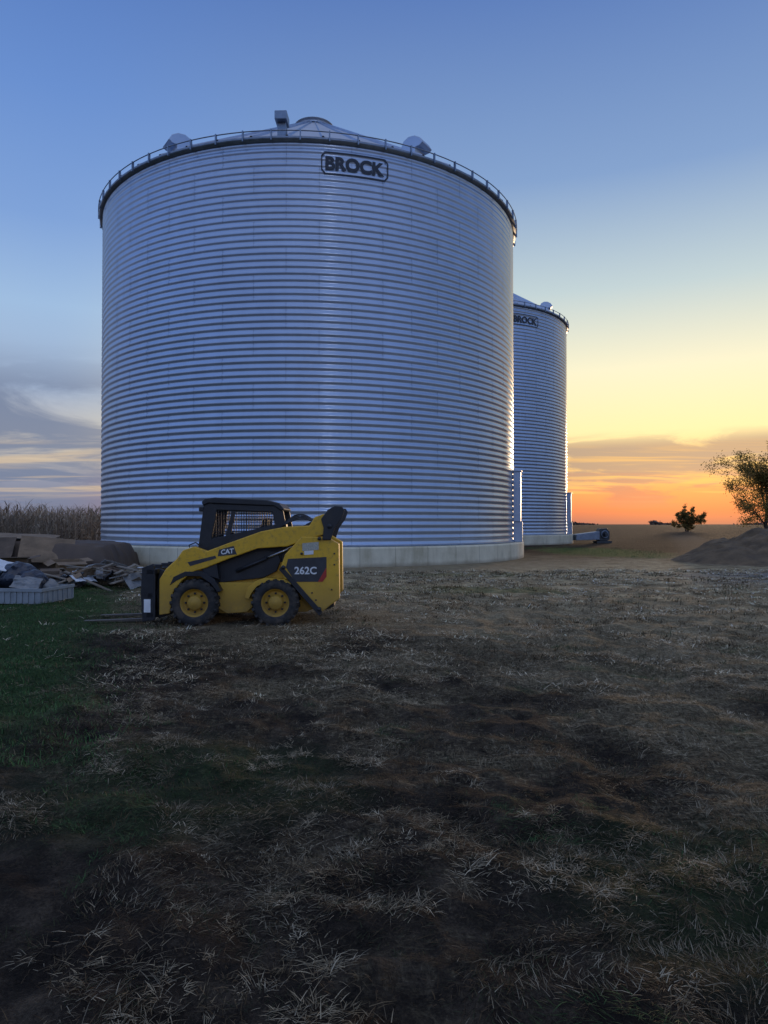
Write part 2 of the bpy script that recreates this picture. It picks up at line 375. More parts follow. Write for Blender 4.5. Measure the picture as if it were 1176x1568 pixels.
def concrete():
    m,nt,b=mat('foundation_concrete')
    tc=nt.new('ShaderNodeTexCoord').outputs['Object']
    n=nt.noise(tc,0.8,8,0.65); st=nt.noise(nt.mapping(tc,(1.4,1.4,0.25)),1.0,6,0.7)
    c=nt.ramp(nt.math('MULTIPLY_ADD',st,0.5,nt.math('MULTIPLY',n,0.5)),[(0.35,(0.44,0.39,0.26)),(0.5,(0.64,0.58,0.42)),(0.65,(0.76,0.70,0.52))])
    sep=nt.new('ShaderNodeSeparateXYZ'); nt.put(sep.inputs[0],tc)
    c=nt.mix(nt.sstep(nt.math('ADD',sep.outputs[2],nt.math('MULTIPLY',n,0.2)),0.3,0.1,0,0.6),c,(0.20,0.15,0.09,1))
    ang=nt.math('FRACT',nt.math('MULTIPLY',nt.math('ARCTAN2',sep.outputs[0],sep.outputs[1]),7.64))
    jt=nt.math('MULTIPLY',nt.sstep(nt.math('ABSOLUTE',nt.math('SUBTRACT',ang,0.5)),0.488,0.496),0.55)
    c=nt.mix(jt,c,(0.16,0.13,0.09,1))
    nt.put(b.inputs['Base Color'],c); b.inputs['Roughness'].default_value=0.9
    nt.put(b.inputs['Normal'],nt.bump(nt.noise(tc,14,6,0.7),0.5,0.02)); return m
m_conc=concrete()

# ---------------------------------------------------------------- grain bins
def grain_bin(cx,cy,R,ez,segs,rows_per,labels,vents,duct_phi,ring_n=60):
    e=empty('grain_bin',(cx,cy,0))
    z0=0.76; pitch=0.262; nb=int(round((ez-z0)/pitch)); pitch=(ez-z0)/nb
    toward=math.atan2(-cy,-cx)
    def P(phi,r,z):
        a=toward+phi; return Vector((r*math.cos(a),r*math.sin(a),z))
    prof=[]
    for i in range(nb*rows_per+1):
        z=z0+(ez-z0)*i/(nb*rows_per); ph=2*math.pi*(z-z0)/pitch
        prof.append((R+0.0155*math.sin(ph),z))
    sheet=pitch*4
    ms=steel('corrugated_steel',R,z0,sheet,26)
    lathe('corrugated_wall',prof,segs,'z',e,[ms])
    lathe('concrete_foundation',[(R+0.50,-0.3),(R+0.50,0.70),(R+0.46,0.755),(R-0.3,0.755)],160,'z',e,[m_conc],smooth=False)
    lathe('base_flange',[(R+0.02,z0-0.003),(R+0.10,z0-0.003),(R+0.10,z0+0.05),(R+0.02,z0+0.06)],160,'z',e,[m_trim])
    t=0.645; npn=48; V=[];F=[]
    r_out=R+0.14; r_in=0.85
    angs=[];hh=[]
    for k in range(npn):
        for u,h in zip([0,0.05,0.08,0.5,0.95,0.97],[0.10,0.10,0,0,0,0.0]):
            angs.append(2*math.pi*(k+u)/npn); hh.append(h)
    nr=14
    for j in range(nr+1):
        r=r_out+(r_in-r_out)*j/nr
        for a,h in zip(angs,hh):
            V.append((r*math.cos(a),r*math.sin(a),ez-0.03+(r_out-r)*t+h))
    N=len(angs)
    for j in range(nr):
        for k in range(N):
            k2=(k+1)%N; F.append((j*N+k,j*N+k2,(j+1)*N+k2,(j+1)*N+k))
    pydata('roof_panels',V,F,e,[m_roof])
    ztop=ez+(r_out-r_in)*t
    lathe('roof_cap',[(0.98,ztop-0.05),(0.98,ztop+0.12),(1.06,ztop+0.14),(0.55,ztop+0.34),(0.2,ztop+0.42),(0.0,ztop+0.44)],32,'z',e,[m_roof])
    lathe('eave_trim',[(R+0.03,ez-0.16),(R+0.16,ez-0.10),(R+0.18,ez-0.02),(R+0.15,ez+0.02),(R+0.0,ez+0.04)],160,'z',e,[m_trim])
    bm=bmesh.new()
    rr=R+0.20; zr=ez+0.20
    pts=[(rr*math.cos(2*math.pi*k/160),rr*math.sin(2*math.pi*k/160),zr) for k in range(161)]
    bm_tube(bm,pts,0.022,6)
    for k in range(ring_n):
        a=2*math.pi*(k+0.5)/ring_n; c,s=math.cos(a),math.sin(a)
        M=Matrix(((c,-s,0,0),(s,c,0,0),(0,0,1,0),(0,0,0,1)))
        bm_box(bm,R+0.13,R+0.225,-0.025,0.025,ez-0.16,zr+0.05,M)
    bmobj('wind_ring',bm,e,[m_trim])
    for phi,kind,r in vents:
        zb=ez+(r_out-r)*t; p=P(phi,r,zb); ang=toward+phi
        M=Matrix.Translation(p)@Matrix.Rotation(ang,4,'Z')
        bm=bmesh.new()
        if kind=='stack':
            bm_box(bm,-0.19,0.19,-0.17,0.17,-0.5,0.60,M); bm_box(bm,-0.25,0.42,-0.24,0.24,0.38,0.72,M)
        else:
            M=M@Matrix.Rotation(R_(25) if phi>0 else R_(-25),4,'Z')
            w=0.40; prof2=[(-0.38,-0.4),(-0.38,0.20),(-0.28,0.40),(-0.05,0.52),(0.25,0.50),(0.50,0.35),(0.64,0.12),(0.50,0.02),(0.30,0.0),(0.22,-0.5)]
            a=[bm.verts.new(M@Vector((x,-w,z))) for x,z in prof2]; b=[bm.verts.new(M@Vector((x,w,z))) for x,z in prof2]
            bm.faces.new(a); bm.faces.new(b[::-1])
            for i in range(len(a)): bm.faces.new([a[i],b[i],b[(i+1)%len(a)],a[(i+1)%len(a)]])
        bmobj('roof_vent',bm,e,[m_roof if kind!='stack' else m_trim],bevel=0.02)
    a=toward+duct_phi; M=Matrix.Rotation(a,4,'Z')
    bm=bmesh.new(); bm_box(bm,R+0.02,R+0.38,-0.22,0.22,1.75,4.2,M); bm_box(bm,R+0.02,R+0.44,-0.27,0.27,4.2,4.28,M); bm_box(bm,R+0.02,R+0.46,-0.12,0.12,0.756,1.75,M)
    bmobj('side_duct',bm,e,[m_roof],bevel=0.02)
    bm=bmesh.new()
    nrow=int((ez-z0)/sheet)
    for r0 in range(nrow+1):
        for pidx in range(26):
            angf=((pidx-0.5*(r0%2))/26.0-0.5)*2*math.pi
            dx,dy=math.sin(angf),math.cos(angf)
            if dx*math.cos(toward)+dy*math.sin(toward)<0.15: continue
            for k in range(8):
                z=z0+r0*sheet+ (k+0.5)*sheet/8
                if z>ez-0.2: continue
                p=Vector((dx*(R+0.010),dy*(R+0.010),z)); M=Matrix.Translation(p)@Matrix.Rotation(math.atan2(dy,dx),4,'Z')
                bm_box(bm,0,0.016,-0.011,0.011,-0.011,0.011,M)
    bmobj('seam_bolts',bm,e,[m_bolt])
    phi0,zc,w=labels
    v,f=text_geo('BROCK',1.0,0.045)
    tw=v[:,0].max()-v[:,0].min(); th=v[:,1].max()-v[:,1].min()
    sx=w*0.88/tw; sz=w*0.20/th; v[:,0]-=(v[:,0].max()+v[:,0].min())/2; v[:,1]-=(v[:,1].max()+v[:,1].min())/2
    V=[P(phi0+x*sx/R,R+0.034,zc+y*sz) for x,y,_ in v]
    pydata('label_letters',V,f,e,[m_label])
    hw,hh_,cx_=w/2,w*0.165,w*0.05
    ring=[(-hw+cx_,hh_),(hw-cx_,hh_),(hw,hh_*0.62),(hw,-hh_*0.62),(hw-cx_,-hh_),(-hw+cx_,-hh_),(-hw,-hh_*0.62),(-hw,hh_*0.62)]
    dense=[]
    for i in range(8):
        p,q=ring[i],ring[(i+1)%8]
        for k in range(8): dense.append((p[0]+(q[0]-p[0])*k/8,p[1]+(q[1]-p[1])*k/8))
    V=[];F=[];n=len(dense)
    for s_ in (1.0,None):
        for x,z in dense:
            if s_ is None: x2=x*(hw-0.05)/hw; z2_=z*(hh_-0.05)/hh_
            else: x2,z2_=x,z
            V.append(P(phi0+x2/R,R+0.034,zc+z2_))
    for i in range(n): F.append((i,(i+1)%n,n+(i+1)%n,n+i))
    pydata('label_border',V,F,e,[m_label])
    return e,P
b1,P1=grain_bin(*B1,288,10,(R_(8.8),15.55,2.68),[(R_(-35.5),'hood',9.5),(R_(-7.5),'stack',9.6),(R_(26),'hood',9.5),(R_(80),'hood',9.5),(R_(140),'hood',9.5),(R_(-100),'hood',9.5)],R_(69.5))
b2,P2=grain_bin(*B2,200,8,(R_(34),17.4,2.62),[(R_(24),'hood',8.0),(R_(62),'hood',8.2),(R_(-30),'hood',8.0)],R_(76),54)
# aeration fan: low transition duct and boxy scroll housing on skids
fan=empty('aeration_fan',(B2[0]+B2[2]+2.6,B2[1]-2.8,0),R_(10))
bm=bmesh.new(); bm_prism(bm,[(-2.6,0.25),(-2.6,0.75),(-0.5,1.0),(-0.5,0.3)],-0.45,0.45); bmobj('transition_duct',bm,fan,[m_trim],bevel=0.03)
bm=bmesh.new(); bm_prism(bm,[(-0.497,0.2),(-0.497,1.05),(-0.35,1.25),(0.25,1.25),(0.48,1.0),(0.48,0.35),(0.3,0.2)],-0.32,0.32); bmobj('fan_housing',bm,fan,[m_dark],bevel=0.04)
lathe('inlet_ring',[(0.32,0.0),(0.34,-0.08),(0.26,-0.08),(0.24,0.0)],24,'y',fan,[m_trim],loc=(0,-0.325,0.75))
box('motor',-0.14,0.14,-0.72,-0.42,0.6,0.88,m_dark,fan,0.04)
bm=bmesh.new()
for y in (-0.3,0.3): bm_box(bm,-0.7,0.65,y-0.05,y+0.05,-0.03,0.19)
bmobj('skids',bm,fan,[m_dark])

# ---------------------------------------------------------------- skid steer loader
def loader():
    Y0=11.2; Xc=(370-588)/1060*Y0
    e=empty('skid_steer_loader',(Xc,Y0,-0.03),0)
    def L(px,py,yl=0.1):
        d=Y0+yl; return ((px-588)/1060*d-Xc, CAMH+(802-py)/1060*d)
    def paint():
        m,nt,b=mat('yellow_paint')
        tc=nt.new('ShaderNodeTexCoord').outputs['Object']
        n=nt.noise(tc,3,6,0.65); n2=nt.noise(tc,14,6,0.7)
        c=nt.ramp(n,[(0.3,(0.60,0.335,0.015)),(0.7,(0.76,0.43,0.025))])
        sep=nt.new('ShaderNodeSeparateXYZ'); nt.put(sep.inputs[0],tc)
        low=nt.sstep(nt.math('ADD',sep.outputs[2],nt.math('MULTIPLY',n2,0.5)),1.35,0.35,0,1.0)
        gr=nt.math('MAXIMUM',low,nt.ramp(n2,[(0.50,0.0),(0.70,0.7)]))
        c=nt.mix(nt.math('MULTIPLY',gr,nt.math('ADD',n2,0.1)),c,(0.15,0.10,0.055,1))
        nt.put(b.inputs['Base Color'],c); nt.put(b.inputs['Roughness'],nt.math('MULTIPLY_ADD',gr,0.4,0.40)); return m
    my=paint()
    mb=simple('black_paint',(0.014,0.015,0.018),0.45,0,0.3,5,dirt=((0.07,0.055,0.04),0.55,0.35))
    mt=simple('tyre_rubber',(0.022,0.021,0.020),0.85,0,0.3,9,0.004,dirt=((0.11,0.085,0.06),0.47,0.6))
    mg,ntg,bg=mat('cab_glass'); bg.inputs['Base Color'].default_value=(0.25,0.32,0.38,1); bg.inputs['Roughness'].default_value=0.05; bg.inputs['Transmission Weight'].default_value=0.9; bg.inputs['IOR'].default_value=1.2
    mw=simple('white_decal',(0.7,0.7,0.68),0.5,0,0.1,8); mr=simple('red_decal',(0.4,0.03,0.02),0.5,0,0.15,8)
    mdec=simple('charcoal_decal',(0.035,0.036,0.04),0.45,0,0.2,8)
    mch=simple('chrome_rod',(0.7,0.72,0.75),0.15,1.0,0.05,5)
    def prism(name,px,y0,y1,m,bev=0.012,yl=None):
        bm=bmesh.new(); bm_prism(bm,[L(a,b,y0 if yl is None else yl) for a,b in px],y0,y1)
        return bmobj(name,bm,e,[m],bevel=bev)
    W=1.68
    def wheel(cx,cz,y0,out):
        r=0.392; w=0.30
        def yy(t): return y0+(t if out<0 else w-t)
        prof=[(0.225,0.05),(0.235,0.012),(0.27,0.0),(0.335,0.004),(0.362,0.03),(0.372,0.07),(0.372,0.23),(0.362,0.27),(0.335,0.296),(0.25,0.30),(0.22,0.28)]
        lathe('tyre',[(a,yy(b)) for a,b in prof],48,'y',e,[mt],loc=(cx,0,cz))
        rp=[(0.238,0.02),(0.240,0.035),(0.222,0.045),(0.208,0.06),(0.200,0.115),(0.175,0.125),(0.125,0.115),(0.115,0.06),(0.105,0.045),(0.06,0.040),(0.05,0.03),(0.0,0.028)]
        lathe('rim',[(a,yy(b)) for a,b in rp],40,'y',e,[my],loc=(cx,0,cz))
        bm=bmesh.new()
        for k in range(8):
            a=2*math.pi*k/8; p=Vector((cx+0.15*math.cos(a),yy(0.105),cz+0.15*math.sin(a)))
            M=Matrix.Translation(p); bm_box(bm,-0.014,0.014,-0.02,0.02,-0.014,0.014,M)
        bmobj('wheel_nuts',bm,e,[mb],bevel=0.003)
        bm=bmesh.new()
        for k in range(20):
            for s in (0,1):
                a=2*math.pi*(k+0.5*s)/20
                M=Matrix.Translation((cx,y0+0.15,cz))@Matrix.Rotation(a,4,'Y')@Matrix.Translation((0,0,r-0.030))@Matrix.Rotation(R_(28 if s else -28),4,'Z')
                ya,yb=(-0.155,0.02) if s else (-0.02,0.155)
                bm_box(bm,-0.026,0.026,ya,yb,-0.03,0.022,M)
        bmobj('tyre_lugs',bm,e,[mt],bevel=0.008)
    xf,zf=L(297,922,0.0); xr,zr=L(421,922,0.0)
    for x in (xf,xr):
        wheel(x,0.395,0.0,-1); wheel(x,0.395,W-0.30,1)
    prism('chassis',[(262,884),(300,866),(330,862),(430,858),(500,850),(508,905),(500,922),(470,934),(340,936),(300,930),(266,925)],0.33,W-0.33,my)
    prism('axle_housing',[(320,890),(395,890),(388,925),(376,936),(345,938),(332,930)],0.24,0.327,my,yl=0.1)
    prism('axle_housing_far',[(320,890),(395,890),(388,925),(376,936),(345,938),(332,930)],W-0.327,W-0.24,my,yl=0.1)
    for s,(ya,yb) in enumerate(((0.06,0.325),(W-0.325,W-0.06))):
        prism('rear_tower',[(430,866),(437,846),(462,819),(500,819),(519,830),(520,914),(506,924),(489,938),(470,914),(447,886),(436,884)],ya,yb,my,0.015,yl=0.1)
        prism('rear_fender',[(376,912),(380,897),(392,887),(406,882),(436,884),(449,890),(445,893),(430,888),(408,888),(394,895),(386,905),(382,914)],ya,yb,my,0.006,yl=0.1)
        prism('front_fender',[(262,893),(268,880),(285,872),(312,872),(330,884),(340,902),(334,903),(324,890),(308,879),(287,879),(272,886)],ya,yb,mb,0.005,yl=0.1)
        prism('step',[(306,866),(332,858),(336,884),(318,878)],ya+0.04,yb,mb,0.006,yl=0.1)
        prism('engine_side_cover',[(324,864),(350,852),(395,838),(424,842),(430,856),(424,872),(404,882),(340,889),(330,884)],ya+0.20,yb+0.02 if s==0 else yb-0.02,mb,0.01,yl=0.25)
    bm=bmesh.new()
    bm_tube(bm,[(*[L(362,872,0.2)[0]],0.22,L(362,872,0.2)[1]),(L(408,852,0.2)[0],0.22,L(408,852,0.2)[1])],0.03,10)
    bmobj('lift_cylinder',bm,e,[mb],smooth=True)
    bm=bmesh.new(); a=L(408,852,0.2); b_=L(450,834,0.2)
    bm_tube(bm,[(a[0],0.22,a[1]),(b_[0],0.22,b_[1])],0.017,10); bmobj('lift_rod',bm,e,[mch],smooth=True)
    def decal(name,px,m,y=0.055,bev=0): return prism(name,px,y-0.002,y+0.003,m,bev,yl=0.06)
    decal('side_decal',[(441,853),(500,850),(500,880),(494,888),(452,888),(438,866)],mdec,0.056)
    decal('red_flash',[(500,866),(500,880),(494,888),(487,888)],mr,0.0525)
    decal('sticker',[(463,829),(488,827),(488,839),(463,841)],simple('grey_sticker',(0.4,0.38,0.3),0.5,0,0.3,60),0.056)
    decal('sticker',[(466,841),(480,840),(480,846),(466,847)],mw,0.056)
    v,f=text_geo('262C',0.165,0.004)
    x0,z0=L(468,871.5,0.05); V=[(x0+a*1.0,0.0485,z0+b) for a,b,_ in v]; pydata('number_decal',V,f,e,[mw])
    prism('link_strap',[(427,869),(432,864),(494,934),(489,940)],0.035,0.058,mb,0.004,yl=0.05)
    for px,py,r in ((434,866,0.035),(489,930,0.035),(505,803,0.04),(489,822,0.03),(462,845,0.02)):
        x,z=L(px,py,0.05); lathe('pivot_pin',[(0,0.012),(r*0.8,0.012),(r,0.022),(r,0.08)],16,'y',e,[mb],loc=(x,0,z))
    bm=bmesh.new()
    for px,py in ((508,900),(512,862),(512,845),(478,905),(484,916)):
        x,z=L(px,py,0.06); bm_box(bm,x-0.012,x+0.012,0.045,0.07,z-0.012,z+0.012)
    bmobj('tower_bolts',bm,e,[mb],bevel=0.003)
    prism('engine_hood',[(436,824),(440,812),(480,808),(496,814),(504,828),(508,850),(430,858)],0.335,W-0.335,mb)
    prism('rear_door',[(502,834),(508,836),(510,912),(502,916)],0.34,W-0.34,my,0.01,yl=0.2)
    bm=bmesh.new()
    for k in range(9):
        xa,za=L(510,842+k*5,0.5); bm_box(bm,xa-0.005,xa+0.012,0.5,1.18,za-0.012,za+0.012)
    bmobj('rear_grille',bm,e,[mb])
    prism('bumper',[(496,916),(512,914),(512,926),(496,932)],0.2,W-0.2,mb)
    ARM=[(246,884),(256,868),(272,853),(281,840),(298,834),(318,841),(350,829),(400,811),(436,804),(474,802),(482,789),(496,784),(503,790),(504,806),(496,816),(470,823),(440,834),(395,837),(350,853),(318,866),(298,872),(280,886),(267,904),(262,936),(246,938)]
    for near in (True,False):
        ya,yb=(0.07,0.20) if near else (W-0.20,W-0.07)
        prism('lift_arm',ARM,ya,yb,my,0.014,yl=0.1)
        link_px=[(492,792),(502,778),(513,772),(524,773),(528,779),(523,792),(513,806),(507,824),(494,824),(496,806)]
        prism('upper_link',link_px,ya-0.04 if near else yb+0.003,ya-0.003 if near else yb+0.04,mb,0.008,yl=0.1)
        prism('tower_cap',[(458,806),(470,799),(484,792),(492,800),(488,822),(462,822)],yb+0.003 if near else ya-0.09,yb+0.09 if near else ya-0.003,mb,0.008,yl=0.2)
        prism('tilt_pivot_plate',[(246,868),(262,874),(266,936),(244,944),(240,900)],ya+0.14 if near else ya-0.05,yb+0.05 if near else yb-0.14,mb,0.008,yl=0.2)
    prism('arm_decal',[(336,839),(358,833),(363,846),(334,849)],0.066,0.071,mdec,0,yl=0.07)
    v,f=text_geo('CAT',0.105,0.003); x0,z0=L(348,842,0.05); V=[(x0+a,0.0635,z0+b+a*0.12) for a,b,_ in v]; pydata('maker_decal',V,f,e,[mw])
    prism('arm_stripe',[(288,858),(330,848),(332,852),(292,864)],0.066,0.071,mdec,0,yl=0.07)
    xa,za=L(262,880,0.2); bm=bmesh.new(); bm_tube(bm,[(xa,0.2,za),(xa,W-0.2,za)],0.07,12); bmobj('arm_cross_tube',bm,e,[my],smooth=True)
    xa,za=L(496,800,0.2); bm=bmesh.new(); bm_tube(bm,[(xa,0.2,za),(xa,W-0.2,za)],0.05,12); bmobj('rear_cross_tube',bm,e,[mb],smooth=True)
    bm=bmesh.new()
    for y in (0.42,W-0.42):
        a=L(280,868,0.3); b_=L(243,902,0.3); bm_tube(bm,[(a[0],y,a[1]),(b_[0],y,b_[1])],0.035,10)
    bmobj('tilt_cylinder',bm,e,[mb],smooth=True)
    x0,_=L(221,900); x1,_=L(240,900); bm=bmesh.new()
    bm_box(bm,x0+0.06,x1,0.03,W-0.03,0.86,0.94); bm_box(bm,x0+0.06,x1,0.03,W-0.03,0.16,0.25); bm_box(bm,x0+0.09,x1-0.02,0.03,W-0.03,0.48,0.56)
    for y in (0.03,0.40,0.82,W-0.47,W-0.10): bm_box(bm,x0+0.07,x1-0.01,y,y+0.07,0.12,1.0)
    bm_prism(bm,[L(221,866),(L(238,860)),L(241,880),L(241,944),L(222,948),L(219,905)],0.035,0.065)
    bm_prism(bm,[L(221,866),(L(238,860)),L(241,880),L(241,944),L(222,948),L(219,905)],W-0.065,W-0.035)
    bm_box(bm,x0+0.10,x0+0.13,0.1,W-0.1,0.2,0.9)
    bmobj('fork_carriage',bm,e,[mb],bevel=0.006)
    decal('carriage_sticker',[(223,914),(233,914),(233,934),(223,934)],mw,0.031)
    mtn=simple('worn_fork_steel',(0.10,0.085,0.07),0.6,0.4,0.4,6)
    bm=bmesh.new()
    for y in (0.42,1.13):
        bm_prism(bm,[(x0+0.06,0.9),(x0+0.01,0.9),(x0+0.01,0.10),(x0-1.10,0.060),(x0-1.10,0.052),(x0+0.0,0.045),(x0+0.06,0.06)],y,y+0.12)
    bmobj('fork_tines',bm,e,[mtn],bevel=0.004)
    ca,cb=0.36,W-0.36
    for ya,yb in ((ca,ca+0.07),(cb-0.07,cb)):
        prism('cab_front_pillar',[(313,766),(322,764),(333,774),(330,795),(322,836),(304,840)],ya,yb,mb,0.01,yl=ca)
        prism('cab_rear_pillar',[(416,774),(430,774),(434,780),(440,812),(424,812)],ya,yb,mb,0.01,yl=ca)
        prism('cab_top_rail',[(313,768),(430,772),(432,782),(330,778)],ya+0.001,yb-0.001,mb,0.01,yl=ca)
        prism('cab_lower_panel',[(318,824),(424,800),(440,812),(438,856),(305,866),(306,840)],ya+0.002,yb-0.002,mb,0.006,yl=ca)
        bm=bmesh.new(); ym=(ya+yb)/2
        for k in range(23):
            px=331+k*3.9; p=L(px,775,ca); q=L(px,830,ca); bm_box(bm,p[0]-0.0045,p[0]+0.0045,ym-0.004,ym+0.004,q[1],p[1])
        for k in range(11):
            py=779+k*4.6; p=L(326,py,ca); q=L(424,py,ca); bm_box(bm,p[0],q[0],ym+0.0055,ym+0.0125,p[1]-0.0045,p[1]+0.0045)
        bmobj('side_guard_screen',bm,e,[mb])
    prism('window_post',[(356,776),(362,776),(350,832),(342,834)],ca+0.02,ca+0.05,mb,0.004,yl=ca)
    prism('cab_roof',[(310,766),(314,761),(330,759),(410,763),(428,768),(436,777),(432,780),(420,772),(320,768),(312,772)],ca-0.03,cb+0.03,mb,0.015,yl=ca)
    p=L(322,774,ca); q=L(312,838,ca); bm=bmesh.new()
    bm.faces.new([bm.verts.new((p[0],ca+0.08,p[1])),bm.verts.new((q[0],ca+0.08,q[1])),bm.verts.new((q[0],cb-0.08,q[1])),bm.verts.new((p[0],cb-0.08,p[1]))])
    bmobj('front_glass',bm,e,[mg])
    prism('cab_back_panel',[(426,800),(432,800),(438,856),(430,856)],ca+0.08,cb-0.08,mb,0.004,yl=ca)
    prism('seat',[(372,850),(372,822),(396,820),(402,792),(412,790),(414,850)],0.6,1.08,mb,0.04,yl=0.6)
    prism('joystick',[(352,850),(354,812),(358,812),(360,850)],0.5,0.54,mb,0.01,yl=0.5)
    p=L(308,776,ca)
    for y in (ca-0.01,cb-0.12):
        box('work_lamp',p[0]-0.03,p[0]+0.05,y,y+0.13,p[1]-0.05,p[1]+0.03,mb,e,0.015)
    bm=bmesh.new()
    for k in range(4):
        y=0.28+k*0.03; pts=[]
        for t in range(9):
            s=t/8; px=432+s*52; py=803-8*math.sin(s*math.pi)*(1+0.3*k)-6*s; a=L(px,py,y); pts.append((a[0],y+0.03*math.sin(3*s),a[1]))
        bm_tube(bm,pts,0.014,6)
    bmobj('hydraulic_hoses',bm,e,[mb],smooth=True)
    bm=bmesh.new(); pts=[]
    for a_ in ((292,842),(290,832),(300,828),(306,832)):
        a=L(*a_,0.25); pts.append((a[0],0.27,a[1]))
    bm_tube(bm,pts,0.012,6); bmobj('grab_handle',bm,e,[mb])
    e.rotation_euler=(0,0,R_(1.0))
loader()

# ---------------------------------------------------------------- dirt mound (right)
def mound(name,cx,cy,rx,ry,h,m,seed,amp=0.12):
    n=90; F=[]
    t=np.linspace(-1,1,n); gx,gy=np.meshgrid(t,t); r=np.hypot(gx,gy)
    X=cx+gx*rx*1.1; Y=cy+gy*ry*1.1
    prof=np.clip(1-r,0,1); z=h*np.sin(np.clip(prof*1.35,0,1)*np.pi/2)**1.1
    z=z+amp*fbm(X/1.2,Y/1.2,seed,4)*np.clip(prof*3,0,1)+0.14*fbm(X/0.3,Y/0.3,seed+3,3)*np.clip(prof*5,0,1)-0.06
    V=np.stack([X,Y,z],-1).reshape(-1,3)
    for j in range(n-1):
        for i in range(n-1): k=j*n+i; F.append((k,k+1,k+n+1,k+n))
    return pydata(name,V,F,None,[m],True)
m_dirt=simple('heaped_dirt',(0.13,0.09,0.05),0.95,0,0.5,1.6,0.08)
mound('dirt_mound',20.0,30.5,6.6,4.6,1.5,m_dirt,11,0.45)

# ---------------------------------------------------------------- corn field
def corn():
    m=attr_mat('dry_corn',0.8,0.3)
    rows=np.arange(40,66,0.9); pts=[]
    for y in rows:
        dens=0.17 if y<48 else 0.3
        x=np.arange(-62,-16.5,dens); x=x+rng.normal(0,0.05,len(x)); pts.append(np.stack([x,y+rng.normal(0,0.06,len(x))],-1))
    P=np.concatenate(pts); n=len(P); H=rng.uniform(2.1,2.95,n)+0.45*fbm(P[:,0]/3,P[:,1]/4,2,2)
    base=np.array([(0.34,0.275,0.20),(0.26,0.20,0.145),(0.42,0.35,0.26)])
    C=base[rng.integers(0,3,n)]*rng.uniform(0.7,1.2,(n,1))
    B=np.concatenate([P,np.zeros((n,1))-0.05],1)
    parts=[blades(B,rng.uniform(0,6.28,n),rng.uniform(0,0.06,n),H,np.full(n,0.045),C*0.9,0.08)]
    for k in range(7):
        zz=H*(0.2+0.11*k); b=B.copy(); b[:,2]+=zz
        parts.append(blades(b,rng.uniform(0,6.28,n),rng.uniform(0.25,0.7,n),rng.uniform(0.45,0.85,n),rng.uniform(0.04,0.075,n),C*rng.uniform(0.6,1.2,(n,1)),1.0))
    V=[];F=[];CC=[];o=0
    for v,f,c in parts: V.append(v);F.append(f+o);CC.append(c);o+=len(v)
    mesh_np('corn_field',np.concatenate(V),np.concatenate(F),np.concatenate(CC),[m])
corn()

